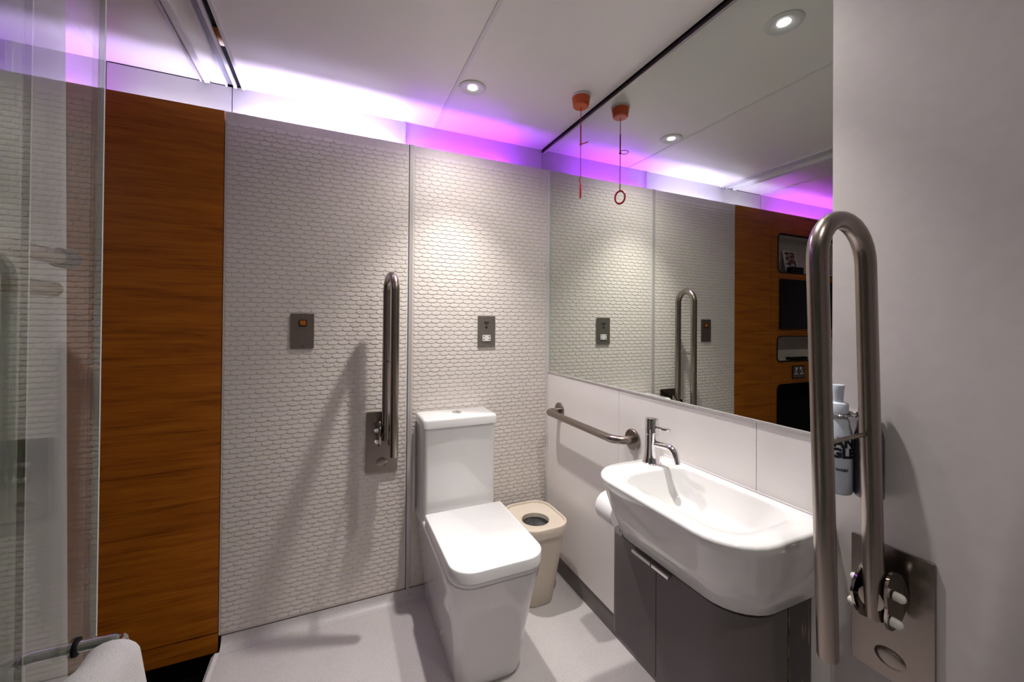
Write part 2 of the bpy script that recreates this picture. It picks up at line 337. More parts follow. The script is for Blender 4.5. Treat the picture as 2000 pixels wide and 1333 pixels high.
obj('mirror_glass', loft([[Vector((x, y, z)) for y, z in mo] for x in (0.0, 0.006)]), 'mirror', mi)
obj('top_channel', box(-0.003, 0.010, MY, 0.083, MZ1, MZ1+0.004), 'alu', mi)
obj('bottom_channel', box(-0.004, 0.010, MY, -0.002, MZ0-0.004, MZ0+0.001), 'alu', mi)
obj('side_channel', box(-0.002, 0.008, -0.006, -0.003, MZ0, ZT), 'dark_trim', mi)

# ------------------------------------------------------------------ lamps
def downlight(x, y, label, power=LAMP_W):
    e = empty('ceiling_downlight', (x, y, CEIL), label, 'ceiling light')
    z = CEIL
    obj('bezel', lathe([(0.0215, z+0.008), (0.024, z-0.001), (0.040, z-0.006), (0.046, z-0.0065), (0.054, z-0.004), (0.056, z+0.001)], (x, y, 0), cap0=False, cap1=False), 'alu_white', e)
    obj('lens', lathe([(0.01940, z-0.0005), (0.01940, z+0.003)], (x, y, 0)), 'lens', e)
    # a tight beam plus the lens's wide weak spill
    for nm, size, k in (('downlight_beam', 80, 1.05), ('downlight_spill', 168, 0.25)):
        ld = bpy.data.lights.new(nm, 'SPOT'); ld.energy = power*k; ld.color = (1.0, 0.955, 0.905)
        ld.spot_size = math.radians(size); ld.spot_blend = 1.0; ld.shadow_soft_size = 0.022
        lo = bpy.data.objects.new(nm, ld); link(lo, e, Vector((x, y, z-0.012)))
downlight(-0.540, -0.320, 'round recessed ceiling downlight over the toilet, beside the ceiling joint')
downlight(-0.247, -1.074, 'round recessed ceiling downlight over the washbasin, shown in the top of the mirror', 52.0)
downlight(-0.560, -1.820, 'round recessed ceiling downlight farthest from the toilet wall', 17.0)
downlight(-2.50, -1.10, 'round recessed ceiling downlight in the sleeping cabin beyond the glass door', 55.0)
for a, b, mm, lb in ((-1.38, -0.80, 'led_a', 'lavender white light strip in the cove above the wide textured panel'),
                     (-1.77, -1.45, 'led_d', 'cool white light strip in the cove above the plain wood panel'),
                     (-0.72, -0.20, 'led_b', 'purple light strip in the cove above the toilet cistern panel'),
                     (-3.10, -1.90, 'led_c', 'violet light strip in the cove above the niche cabinet')):
    tag(obj('light_strip', box(a, b, 0.040, 0.056, 2.005, 2.010), mm), lb, 'light strip')

# ------------------------------------------------------------------ toilet
tx0, tx1 = -0.697, -0.362
to = empty('toilet', (-0.53, -0.33, FLOOR), 'white square close-coupled ceramic toilet with its lid down', 'toilet')
def rl(x0, x1, y0, y1, rf, rb, z, n=6): return at_z(rrect(x0, x1, y0, y1, (rb, rb, rf, rf), n), z)
c0 = -0.53
def pan_loop(z, hw, yf, rf): return rl(c0-hw, c0+hw, yf, -0.012, rf, 0.015, z)
pan = [pan_loop(FLOOR+0.000, 0.118, -0.558, 0.050), pan_loop(FLOOR+0.012, 0.122, -0.565, 0.052), pan_loop(0.10, 0.134, -0.592, 0.058), pan_loop(0.25, 0.150, -0.628, 0.066),
       pan_loop(0.345, 0.163, -0.657, 0.075), pan_loop(0.372, 0.165, -0.662, 0.077), pan_loop(0.377, 0.160, -0.657, 0.073)]
pb = obj('pan', loft(pan), 'ceramic', to, smooth=50)
obj('screw_cap', lathe([(0.006, -0.003), (0.007, 0.0), (0.007, 0.012)], (c0-0.129, -0.36, 0.035), 'x', 12), 'nub', pb)
seat = [rl(c0-hw, c0+hw, yf, -0.205, 0.075, 0.008, z) for z, hw, yf in ((0.379, 0.158, -0.660), (0.380, 0.165, -0.667), (0.392, 0.166, -0.668), (0.393, 0.164, -0.666))]
obj('seat_ring', loft(seat), 'seat', to, smooth=50)
lid = [rl(c0-hw, c0+hw, yf, -0.225, 0.078, 0.008, z, 8) for z, hw, yf in ((0.394, 0.165, -0.668), (0.395, 0.168, -0.671), (0.4295, 0.168, -0.671), (0.4318, 0.1668, -0.6698), (0.4325, 0.164, -0.667))]
obj('seat_lid', loft(lid), 'seat', to, smooth=50)
for x in (c0-0.11, c0+0.11): obj('hinge', lathe([(0.010, x-0.025), (0.010, x+0.025)], (0, -0.212, 0.398), 'x', 14), 'seat', to)
tk = [rl(tx0+0.006, tx1-0.006, -0.174, -0.012, 0.018, 0.006, z) for z in (0.377, 0.60)] + [rl(tx0+0.004, tx1-0.004, -0.176, -0.012, 0.018, 0.006, 0.768)]
obj('cistern', loft(tk), 'ceramic', to, smooth=50)
tl = [rl(tx0-d, tx1+d, -0.182-d, -0.008, 0.018, 0.008, z) for z, d in ((0.770, -0.002), (0.7715, 0.001), (0.802, 0.001), (0.809, -0.002), (0.8115, -0.008))]
lidc = obj('cistern_lid', loft(tl), 'ceramic', to, smooth=50)
fb = obj('flush_button', lathe([(0.022, 0.8112), (0.022, 0.8145), (0.019, 0.8165), (0.0, 0.8168)], (-0.527, -0.088, 0), n=24, cap1=False), 'chrome', to)
obj('half_button', box(-0.5275, -0.5265, -0.106, -0.070, 0.8164, 0.8172), 'dark', fb)
obj('inlet_pipe', tube([(tx0-0.008, -0.012, 0.36), (tx0-0.008, -0.012, 0.74)], 0.005, 8), 'alu_white', to)

# ------------------------------------------------------------------ waste bin
bn = empty('waste_bin', (-0.18, -0.19, FLOOR), 'cream plastic waste bin with a round hole in its lid, beside the toilet', 'waste bin')
def bl(z, x0, x1, y0, y1, r): return at_z(rrect(x0, x1, y0, y1, r, 7), z)
ZR = 0.335
obj('body', loft([bl(FLOOR, -0.262, -0.113, -0.290, -0.118, 0.055), bl(FLOOR+0.006, -0.266, -0.109, -0.294, -0.114, 0.058), bl(0.14, -0.283, -0.090, -0.325, -0.098, 0.066), bl(ZR-0.045, -0.297, -0.074, -0.352, -0.084, 0.075),
                  bl(ZR-0.043, -0.302, -0.069, -0.357, -0.079, 0.078), bl(ZR-0.004, -0.307, -0.064, -0.362, -0.074, 0.080), bl(ZR, -0.305, -0.066, -0.360, -0.076, 0.078), bl(ZR-0.001, -0.298, -0.073, -0.353, -0.083, 0.073), bl(ZR-0.012, -0.297, -0.074, -0.352, -0.084, 0.072)], True, False), 'cream', bn, smooth=45)
hc = (-0.192, -0.238); ol = rrect(-0.2975, -0.0735, -0.3525, -0.0835, 0.072, 7); nn = len(ol)
dense = []
for i in range(nn):
    p, q = ol[i], ol[(i+1) % nn]
    for k in range(8): dense.append((p[0]+(q[0]-p[0])*k/8, p[1]+(q[1]-p[1])*k/8))
dense = sorted((math.atan2(y-hc[1], x-hc[0]), x, y) for x, y in dense)
AN = [-PI+2*PI*k/48 for k in range(48)]
ol = [min(dense, key=lambda d: abs(d[0]-a))[1:] for a in AN]
def ang_loop(r, z): return [Vector((hc[0]+r*math.cos(a), hc[1]+r*math.sin(a), z)) for a in AN]
obj('lid', loft([at_z(ol, ZR-0.016), at_z(ol, ZR-0.009), ang_loop(0.066, ZR-0.009), ang_loop(0.063, ZR-0.011), ang_loop(0.063, ZR-0.03)], False, False), 'cream', bn, smooth=45)
obj('bin_liner', loft([ang_loop(0.068, ZR-0.028), ang_loop(0.066, 0.20), ang_loop(0.058, 0.10), ang_loop(0.03, 0.06)], False, True), 'bin_liner', bn)

# ------------------------------------------------------------------ washbasin, tap, cabinet
def dshape(xf, ya, yb, rf, z, xr=-0.001, n=7, rr=0.004): return at_z(rrect(xf, xr, yb, ya, (rr, rf, rf, rr), n), z)
RZ = 0.775
ba = empty('washbasin', (-0.16, -1.09, 0.575), 'white rectangular ceramic washbasin with a rounded front above the taupe cabinet', 'washbasin')
loops = [dshape(-0.240, -0.838, -1.301, 0.100, 0.582), dshape(-0.246, -0.835, -1.306, 0.104, 0.586), dshape(-0.282, -0.835, -1.328, 0.108, 0.660), dshape(-0.313, -0.828, -1.346, 0.112, 0.745),
         dshape(-0.322, -0.826, -1.352, 0.114, 0.766), dshape(-0.320, -0.828, -1.350, 0.112, 0.772), dshape(-0.313, -0.833, -1.345, 0.108, RZ)]
def bowl(z, x0, x1, y0, y1, r): return at_z(rrect(x0, x1, y0, y1, (r*0.8, r*0.8, r, r), 7), z)
loops += [bowl(RZ, -0.274, -0.030, -1.296, -0.925, 0.075), bowl(RZ-0.0015, -0.2725, -0.0315, -1.2945, -0.9265, 0.074), bowl(RZ-0.006, -0.270, -0.034, -1.291, -0.929, 0.073), bowl(RZ-0.07, -0.252, -0.050, -1.248, -0.944, 0.064),
          bowl(RZ-0.098, -0.228, -0.072, -1.19, -0.968, 0.055), bowl(RZ-0.107, -0.20, -0.095, -1.13, -0.99, 0.04), bowl(RZ-0.110, -0.165, -0.135, -1.055, -1.02, 0.014)]
bs = obj('bowl', loft(loops, True, True), 'ceramic', ba, smooth=60)
obj('waste_ring', lathe([(0.028, RZ-0.112), (0.028, RZ-0.1065), (0.022, RZ-0.105), (0.015, RZ-0.107), (0.0, RZ-0.108)], (-0.15, -1.02, 0), n=22, cap1=False), 'chrome', ba)
obj('wall_sealant', box(-0.004, 0.0, -1.346, -0.830, RZ-0.003, RZ+0.004), 'alu_white', ba)

tp = empty('basin_tap', (-0.092, -0.868, RZ), 'chrome single-lever mixer tap on the end of the washbasin', 'tap')
TX, TY = -0.096, -0.872
obj('body', lathe([(0.030, RZ), (0.030, RZ+0.003), (0.0275, RZ+0.005), (0.026, RZ+0.012), (0.0235, RZ+0.03), (0.0215, RZ+0.06), (0.0215, RZ+0.095), (0.0205, RZ+0.096), (0.0205, RZ+0.098), (0.0215, RZ+0.099), (0.0215, RZ+0.143), (0.020, RZ+0.146), (0.0, RZ+0.147)], (TX, TY, 0), n=30, cap1=False), 'chrome', tp)
sp = [(TX, TY-0.015, RZ+0.066), (TX-0.002, TY-0.07, RZ+0.072)] + [(TX-0.002, TY-0.075-0.028*math.sin(t), RZ+0.046+0.026*math.cos(t)) for t in [PI/2*0.92*k/6 for k in range(1, 7)]]
sp.append((TX-0.002, TY-0.107, RZ+0.030))
obj('spout', tube(sp, 0.0105, 14), 'chrome', tp)
obj('lever', tube([(TX, TY-0.018, RZ+0.118), (TX-0.002, TY-0.078, RZ+0.126)], [0.0055, 0.0048], 10), 'chrome', tp)

ca = empty('vanity_cabinet', (-0.11, -1.085, 0.262), 'taupe laminate vanity cabinet hung below the washbasin', 'cabinet')
CZ0, CZ1, CX, CY0, CY1 = 0.262, 0.579, -0.236, -0.834, -1.298
obj('carcass', loft([at_z(rrect(CX+0.018, -0.001, CY1+0.016, CY0-0.016, (0.003, 0.06, 0.06, 0.003), 5), z) for z in (CZ0+0.004, CZ1+0.003)]), 'cabinet', ca)
def door(pts_o, name='door'):
    # pts: outer outline path (x, y); gives a curved slab 16 mm thick
    inn = []
    for i, p in enumerate(pts_o):
        a = Vector(pts_o[max(i-1, 0)]); b = Vector(pts_o[min(i+1, len(pts_o)-1)]); d = (b-a).normalized(); inn.append((p[0]+d.y*-0.016*SGN, p[1]+d.x*0.016*SGN))
    ring = list(pts_o)+list(reversed(inn))
    return loft([[Vector((x, y, z)) for x, y in ring] for z in (CZ0, CZ1-0.004)])
SGN = 1
YS = -1.040
r = 0.095
right = [(CX, YS-0.0012)] + [(CX, YS-0.05), (CX, YS-0.12)] + [(CX+r-r*math.cos(t), CY1+r-r*math.sin(t)) for t in [PI/2*k/8 for k in range(0, 9)]] + [(-0.088, CY1)]
left = [(CX, YS+0.0012), (CX, YS+0.06)] + [(CX+0.04-0.04*math.cos(t), CY0-0.04+0.04*math.sin(t)) for t in [PI/2*k/6 for k in range(0, 7)]] + [(CX+0.10, CY0)]
d1 = obj('door', door(right), 'cabinet', ca, smooth=30)
SGN = -1
d0 = obj('door', door(left), 'cabinet', ca, smooth=30)
for y0, y1, d in ((-1.030, -0.955, d0), (-1.095, -1.034, d1)):
    obj('handle', box(CX-0.014, CX-0.001, y0, y1, 0.562, 0.571), 'chrome', d, bevel=0.0015)
obj('end_panel', box(-0.0855, -0.002, CY1-0.001, CY1+0.014, CZ0-0.01, CZ1), 'worn', ca)

# ------------------------------------------------------------------ grab rails
def fold_rail(label, place, ztop, legs, zin, zout, zarch, lean, zstay, out_tilt=0.0):
    """place(n, t, z) -> world; n = out of the wall, t = along the wall"""
    P = lambda n, t, z: Vector(place(n, t, z))
    e = empty('fold_up_grab_rail', P(0, 0, ztop-0.27), label, 'grab rail')
    o = rrect(-0.067, 0.067, ztop-0.27, ztop, 0.004, 3)
    pl = obj('wall_plate', loft([[P(n, t, z) for t, z in o] for n in (0.0005, 0.007)]), 'steel_h', e, bevel=0.001)
    # pressed dimple near the foot of the plate
    dl = []
    for rr, h in ((0.026, 0.0072), (0.023, 0.0085), (0.017, 0.0095), (0.008, 0.010)):
        dl.append([P(h, rr*math.cos(a), ztop-0.225+rr*0.75*math.sin(a)) for a in [2*PI*k/20 for k in range(20)]])
    obj('dimple', loft(dl, False, True), 'steel_h', pl)
    R = 0.0168; n1, n2 = legs; zc = ztop-0.085
    def bent(n, z): return P(n+lean*(z-zc), 0, z)
    rad = (n2-n1)/2; za = zarch-R-rad
    path = [bent(n1, zin), bent(n1, (zin+za)/2)] + arc(((n1+n2)/2, za), rad, 180, 0, 14, bent) + [bent(n2, (zout+za)/2), bent(n2, zout+0.004), bent(n2, zout)]
    obj('u_bar', tube(path, [R]*(len(path)-1)+[R*0.93], 20), 'steel', e)
    obj('stay', tube([bent(n1+0.012, zstay), bent(n2-0.012, zstay-0.003)], 0.0042, 8), 'steel', e)
    hb = obj('hinge_block', tube([P(0.006, 0, zc), P(n1+0.012, 0, zc)], 0.021, 16), 'polished', e)
    for s in (-1, 1):
        ch = []
        for d in (0.0, 0.005):
            q = []
            for k in range(18):
                a = 2*PI*k/18; nn_, zz = n1*0.72+0.040*math.cos(a), zc+0.056*math.sin(a)
                q.append(P(max(nn_, 0.006), s*(0.0185+d+0.012*(1-abs(math.sin(a)))*0.6), zz))
            ch.append(q)
        cp = obj('hinge_cheek', loft(ch), 'polished', e)
        for nn_, zz in ((n1*0.72+0.008, zc+0.016), (n1*0.72+0.018, zc-0.030)):
            prof = [(0.0085, 0.0), (0.0085, 0.010), (0.007, 0.0145), (0.004, 0.017), (0.0, 0.0175)]
            lp = [[P(nn_+rr*math.cos(a), s*(0.027+h), zz+rr*math.sin(a)) for a in [2*PI*k/12 for k in range(12)]] for rr, h in prof]
            obj('bolt_cap', loft(lp, True, False), 'nub', cp)
    return e
fold_rail('brushed steel fold-up grab rail on the textured wall beside the toilet', lambda n, t, z: (-0.8465+t+(0.006+0.13*(n-0.082))*(n > 0.03), -0.004-n, z), 0.828, (0.082, 0.213), 0.720, 0.685, 1.437, 0.0, 1.060)
fold_rail('brushed steel fold-up grab rail on the plain wall by the washbasin and bottles', lambda n, t, z: (-0.004-n, -1.4515+t, z), 0.779, (0.066, 0.222), 0.655, 0.625, 1.443, 0.05, 1.018)

gr = empty('wall_grab_bar', (-0.04, -0.40, 0.74), 'short horizontal steel grab bar on the white panel below the mirror', 'grab bar')
yb0, yb1, zb, xb, R = -0.129, -0.672, 0.787, -0.074, 0.0155
path = [(-0.004, yb0, zb), (xb+0.030, yb0, zb)] + arc((xb+0.030, yb0-0.030), 0.030, 90, 180, 7, lambda x, y: (x, y, zb)) + [(xb, -0.4, zb)] + \
    arc((xb+0.055, yb1+0.055), 0.055, 180, 270, 9, lambda x, y: (x, y, zb)) + [(-0.004, yb1, zb)]
obj('bar', tube(path, R, 18), 'steel', gr)
for y in (yb0, yb1): obj('flange', lathe([(0.040, -0.0005), (0.040, -0.007), (0.037, -0.010), (0.018, -0.0105)], (0, y, zb), 'x', 28), 'steel_h', gr)

# ------------------------------------------------------------------ toilet roll on the wall beside the basin
ho = empty('toilet_roll_holder', (-0.03, -0.63, 0.50), 'small chrome toilet roll holder on the white wall beside the vanity cabinet', 'roll holder')
obj('wall_plate', plate_yz(-0.715, -0.675, 0.515, 0.555, -0.007, -0.0005, 0.004), 'chrome', ho)
obj('arm', tube([(-0.005, -0.695, 0.535), (-0.060, -0.695, 0.535), (-0.066, -0.690, 0.535), (-0.066, -0.588, 0.535)], 0.0045, 10), 'chrome', ho)
rc = []
for rr, y in ((0.019, -0.685), (0.052, -0.685), (0.054, -0.683), (0.054, -0.591), (0.052, -0.589), (0.019, -0.589), (0.019, -0.685)):
    rc.append([Vector((-0.066+rr*math.cos(a), y-0.006, 0.521+rr*math.sin(a))) for a in [2*PI*k/32 for k in range(32)]])
tag(obj('toilet_roll', loft(rc, False, False), 'paper'), 'white toilet paper roll partly hidden by the end of the washbasin', 'toilet roll')

# ------------------------------------------------------------------ switches on the textured wall
sw = empty('fused_switch', (-1.168, 0, 1.115), 'dark steel wall plate with a small orange neon rocker switch', 'switch')
YP = -0.0035
sp_ = obj('face_plate', plate_xz(-1.212, -1.125, 1.114, 1.259, YP, YP-0.004, 0.004), 'plate_dark', sw, bevel=0.0008, segs=1)
rk = obj('rocker_surround', plate_xz(-1.181, -1.153, 1.206, 1.233, YP-0.004, YP-0.007, 0.002), 'matblack', sw)
obj('rocker', loft([[Vector((x, YP-0.0065, z)) for x, z in rrect(-1.178, -1.156, 1.210, 1.230, 0.001, 2)], [Vector((x, YP-0.0105-0.05*(z-1.220), z)) for x, z in rrect(-1.1765, -1.1575, 1.2115, 1.2285, 0.001, 2)]]), 'orange', rk)
for z in (1.247, 1.126): obj('screw', lathe([(0.0035, YP-0.0055), (0.0035, YP-0.003)], (-1.1675, 0, z), 'y', 12), 'polished', sw)
so = empty('shaver_socket', (-0.354, 0, 1.108), 'brushed steel shaver socket plate with white two-pin inserts above the bin', 'socket')
obj('face_plate', plate_xz(-0.400, -0.308, 1.109, 1.260, YP, YP-0.004, 0.004), 'plate_socket', so, bevel=0.0008, segs=1)
ins = obj('socket_insert', plate_xz(-0.375, -0.333, 1.136, 1.166, YP-0.004, YP-0.007, 0.003), 'nub', so)
for x in (-0.368, -0.340):
    for z in (1.144, 1.159): obj('pin_hole', lathe([(0.0032, YP-0.0073), (0.0032, YP-0.006)], (x, 0, z), 'y', 10), 'matblack', ins)
obj('voltage_slot', plate_xz(-0.368, -0.340, 1.226, 1.231, YP-0.004, YP-0.0048, 0.001), 'ink', so)
obj('voltage_slot', plate_xz(-0.363, -0.345, 1.219, 1.222, YP-0.004, YP-0.0048, 0.001), 'ink', so)
obj('indicator_dot', lathe([(0.0055, YP-0.0052), (0.0055, YP-0.0035)], (-0.3555, 0, 1.205), 'y', 14), 'ink', so)

# ------------------------------------------------------------------ emergency pull cord
pc = empty('emergency_pull_cord', (-0.104, -0.455, 1.74), 'red emergency pull cord with a ring hanging from an orange ceiling switch', 'pull cord')
px, py = -0.104, -0.455
obj('ceiling_base', lathe([(0.040, CEIL-0.009), (0.041, CEIL-0.007), (0.041, CEIL-0.0005)], (px, py, 0)), 'alu_white', pc)
obj('switch_box', lathe([(0.0, CEIL-0.049), (0.028, CEIL-0.049), (0.033, CEIL-0.045), (0.038, CEIL-0.012), (0.038, CEIL-0.008)], (px, py, 0), cap0=False), 'orange_box', pc)
obj('cord', tube([(px, py, CEIL-0.048), (px+0.001, py, 2.06), (px, py, 1.95), (px+0.001, py, 1.84)], 0.0016, 6), 'cord', pc)
obj('cord_sleeve', tube([(px, py, 2.068), (px+0.0005, py, 1.985)], 0.0030, 8), 'cord', pc)
lp = [(px, py, 1.985)] + [(px+0.010*math.sin(t), py-0.026*(1-math.cos(t)), 1.985-0.006*(1-math.cos(t))+0.006*math.sin(t)) for t in [2*PI*k/14 for k in range(1, 15)]]
obj('cord_loop', tube(lp, 0.0015, 6), 'cord', pc)
obj('knot', lathe([(0.0, 1.978), (0.005, 1.981), (0.0055, 1.985), (0.004, 1.989), (0.0, 1.990)], (px, py, 0), n=10, cap0=False, cap1=False), 'cord', pc)
rg = bmesh.new(); rp = []
for k in range(32):
    a = 2*PI*k/32; cen = Vector((px+0.55*0.022*math.cos(a), py+0.835*0.022*math.cos(a), 1.788+0.028*math.sin(a))); rad = Vector((0.55*math.cos(a), 0.835*math.cos(a), math.sin(a)))
    rp.append([cen+rad*(0.0042*math.cos(b))+Vector((0.835, -0.55, 0))*0.0042*math.sin(b) for b in [2*PI*j/10 for j in range(10)]])
rp.append(rp[0]); loft(rp, False, False, rg); bmesh.ops.remove_doubles(rg, verts=rg.verts, dist=1e-5)
obj('pull_ring', rg, 'red', pc)
obj('ring_clip', tube([(px, py, 1.846), (px-0.003, py+0.004, 1.834), (px, py, 1.818)], 0.0024, 8), 'cord', pc)

# ------------------------------------------------------------------ bottles in their wire rack
BR = 0.0250
def bottle(name, cx, y, body, ink, label, text):
    e = empty(name, (cx, y, 0.872), label, 'bottle')
    z = 0.872
    bo = obj('body', lathe([(0.01940, z), (0.02313, z+0.002), (0.02500, z+0.007), (0.02500, z+0.118), (0.02388, z+0.130), (0.02015, z+0.144), (0.019, z+0.155), (0.0155, z+0.162), (0.0155, z+0.170), (0.0175, z+0.171), (0.0175, z+0.190), (0.0150, z+0.193), (0.0, z+0.194)], (cx, y, 0), n=36, cap1=False), body, e, smooth=50)
    obj('cap', lathe([(0.0085, z+0.192), (0.0095, z+0.215), (0.0115, z+0.228), (0.0105, z+0.230), (0.0, z+0.2305)], (cx, y, 0), n=20, cap1=False), body, e, smooth=50)
    face = math.atan2(CAM.y-y, CAM.x-cx)-0.55
    for (s, hz, size, off, ctr) in text:
        fc = bpy.data.curves.new('label_text', 'FONT'); fc.body = s; fc.size = size; fc.align_x = 'CENTER'; fc.offset = off; fc.extrude = 0.0002; fc.resolution_u = 3
        fo = bpy.data.objects.new('label_text', fc); COL.objects.link(fo); bpy.context.view_layer.update()
        me = bpy.data.meshes.new_from_object(fo.evaluated_get(bpy.context.evaluated_depsgraph_get()))
        bpy.data.objects.remove(fo)
        bm = bmesh.new(); bm.from_mesh(me)
        bmesh.ops.subdivide_edges(bm, edges=[ed for ed in bm.edges if ed.calc_length() > 0.006], cuts=2)
        bmesh.ops.triangulate(bm, faces=bm.faces)
        for v in bm.verts:
            a = face+v.co.x/BR+ctr; rr = BR+0.0002+v.co.z
            v.co = Vector((cx+rr*math.cos(a), y+rr*math.sin(a), z+hz+v.co.y))
        obj('label_print', bm, ink, bo, flat=True)
    return e
TXT = [('URBAN', 0.1025, 0.0265, 0.0016, 0), ('JUNGLE', 0.0805, 0.0265, 0.0016, 0), ('UTILITY', 0.060, 0.0062, 0.0, 0), ('FOR BODY', 0.0535, 0.0050, 0.0, 0), ('AND HAIR', 0.0485, 0.0050, 0.0, 0), ('BODY WASH', 0.052, 0.0075, 0.0003, 0.35), ('REFRESHING', 0.031, 0.0045, 0.0, 0), ('PLANT EXTRACTS', 0.0255, 0.0045, 0.0, 0), ('300 ML', 0.016, 0.0050, 0.0, 0)]
TXT = [t for t in TXT if t[0] not in ('UTILITY', 'FOR BODY', 'AND HAIR', 'REFRESHING', 'PLANT EXTRACTS', '300 ML')]
bottle('soap_bottle', -0.058, -1.383, 'bottle', 'ink', 'pale blue-grey wash bottle with heavy black lettering behind the grab rail', TXT)
bottle('soap_bottle', -0.030, -1.424, 'bottle_dark', 'pale_ink', 'dark violet wash bottle behind the grab rail beside the pale bottle', [])
rk_ = empty('bottle_rack', (-0.05, -1.41, 1.03), 'chrome wire rack on the wall holding the two wash bottles by their necks', 'rack')
for x, y in ((-0.058, -1.383), (-0.030, -1.424)):
    ring = [(x+0.0185*math.cos(a), y+0.0185*math.sin(a), 1.0385) for a in [2*PI*k/24 for k in range(25)]]
    obj('neck_ring', tube(ring, 0.0022, 8), 'chrome', rk_)
obj('wall_bar', tube([(-0.010, -1.352, 1.0385), (-0.010, -1.434, 1.0385)], 0.0035, 10), 'chrome', rk_)
for x, y in ((-0.058, -1.383), (-0.030, -1.424)): obj('bracket', tube([(-0.005, y, 1.0385), (x+0.018, y, 1.0385)], 0.0025, 8), 'chrome', rk_)
obj('lock_knob', lathe([(0.004, -1.412), (0.0065, -1.410), (0.0075, -1.4035), (0.0065, -1.397), (0.004, -1.395)], (-0.046, 0, 1.042), 'y', 16), 'chrome', rk_)
obj('knob_arm', tube([(-0.010, -1.4035, 1.0385), (-0.042, -1.4035, 1.040)], 0.003, 8), 'chrome', rk_)

# ------------------------------------------------------------------ sliding glass doors, their rails, curtain, towel
GX = -1.4175
g1 = empty('sliding_glass_door', (GX, -1.6, FLOOR), 'clear frameless sliding glass door panel carrying the towel rail', 'glass door')
obj('pane', box(GX-0.004, GX+0.004, -2.60, -0.977, FLOOR+0.008, CEIL-0.001), 'glass', g1)
obj('edge_strip', box(GX-0.004, GX+0.004, -0.977, -0.973, FLOOR+0.008, CEIL-0.001), 'glass_edge', g1)
g2 = empty('sliding_glass_door', (-1.444, -1.8, FLOOR), 'second green-tinted glass door panel overlapping behind the clear one', 'glass door')
obj('pane', box(-1.448, -1.440, -2.70, -1.103, FLOOR+0.008, CEIL-0.001), 'glass_green', g2)
obj('edge_strip', box(-1.448, -1.440, -1.103, -1.100, FLOOR+0.008, CEIL-0.001), 'glass_edge', g2)
dr = empty('twin_bar_rail', (-1.475, -1.1, 1.27), 'pair of grey steel bars with a black end cap behind the glass door', 'rail')
obj('upper_bar', tube([(-1.480, -0.945, 1.334), (-1.480, -1.75, 1.328)], 0.013, 14), 'steel', dr)
obj('end_cap', lathe([(0.012, -0.914), (0.017, -0.918), (0.017, -0.947)], (-1.480, 0, 1.334), 'y', 16), 'matblack', dr)
obj('lower_bar', tube([(-1.480, -0.962, 1.279), (-1.480, -1.75, 1.275)], 0.013, 14), 'steel', dr)
for y in (-1.30, -1.70): obj('bracket', box(-1.480, -1.449, y-0.010, y+0.010, 1.268, 1.342), 'steel', dr)
cu = bmesh.new(); rows = []
nC, nZ = 150, 14
for j in range(nZ+1):
    f = j/nZ; z = -0.17+(CEIL-0.018+0.17)*f; row = []
    for i in range(nC+1):
        s = i/nC; y = -0.782-0.052*f*(1-s)-1.78*s
        amp = 0.034*(0.75+0.25*math.sin(5*s+1.0))*(1-0.35*f)
        x = -1.549+amp*math.sin(2*PI*13.5*s*(1+0.06*math.sin(7*s)) + 0.5*math.sin(2.2*f+6*s))+0.006*math.sin(31*s)
        row.append(cu.verts.new((x, y, z)))
    rows.append(row)
for a, b in zip(rows, rows[1:]):
    for i in range(nC): cu.faces.new((a[i], a[i+1], b[i+1], b[i]))
co = obj('cabin_curtain', cu, 'curtain', smooth=80)
so_ = co.modifiers.new('thickness', 'SOLIDIFY'); so_.thickness = 0.0012
tag(co, 'white voile curtain in soft folds hanging behind the glass door', 'curtain')
ZB, YB, XB = 0.718, -1.039, -1.352
pth = [(GX-0.004, YB, ZB), (XB-0.018, YB, ZB)] + arc((XB-0.018, YB-0.018), 0.018, 90, 0, 6, lambda x, y: (x, y, ZB)) + [(XB, -1.40, ZB), (XB, -1.60, ZB)]
pth += arc((XB-0.018, -1.602), 0.018, 0, -90, 6, lambda x, y: (x, y, ZB))[1:] + [(GX+0.004, -1.620, ZB)]
tr_ = tag(obj('towel_rail', tube(pth, 0.0085, 14), 'chrome', g1), 'chrome towel rail bolted through the glass')
for y in (YB, -1.620):
    obj('gasket', lathe([(0.0135, GX+0.004), (0.0135, GX+0.008), (0.0095, GX+0.009)], (0, y, ZB), 'x', 18), 'matblack', tr_)
obj('back_arm', tube([(GX-0.004, YB, ZB), (GX-0.0525, YB, ZB)], 0.0085, 12), 'chrome', tr_)
# towel draped over the rail: an upside-down U section swept along the bar
tw = []
for k in range(25):
    y = -1.075-0.42*k/24; wv = 0.004*math.sin(k*0.9); th = 0.022*(0.9+0.1*math.sin(k*1.7)); rnd = math.sin(PI*min(1, (k+0.35)/2.0)/2) if k < 2 else 1
    o = []; i_ = []
    zc = ZB+0.002; r0, r1 = 0.0105, 0.0105+th*rnd
    for q in range(11):
        a = PI*q/10; o.append((XB+(r1+0.004)*math.cos(a)+wv, y, zc+r1*math.sin(a)*0.95)); i_.append((XB+r0*math.cos(a), y, zc+r0*math.sin(a)))
    drop = 0.34+0.004*math.sin(k*0.6)
    outer = [(XB+r1+0.016+wv, y, zc-drop), (XB+r1+0.018+wv, y, zc-0.17), (XB+r1+0.013+wv, y, zc-0.06)] + o + [(XB-r1-0.013+wv, y, zc-0.06), (XB-r1-0.018+wv, y, zc-0.17), (XB-r1-0.016+wv, y, zc-drop+0.03)]
    inner = [(XB-r0-0.002, y, zc-drop+0.03), (XB-r0-0.002, y, zc-0.17), (XB-r0, y, zc-0.06)] + list(reversed(i_)) + [(XB+r0, y, zc-0.06), (XB+r0+0.002, y, zc-0.17), (XB+r0+0.002, y, zc-drop)]
    tw.append([Vector(p) for p in outer+inner])
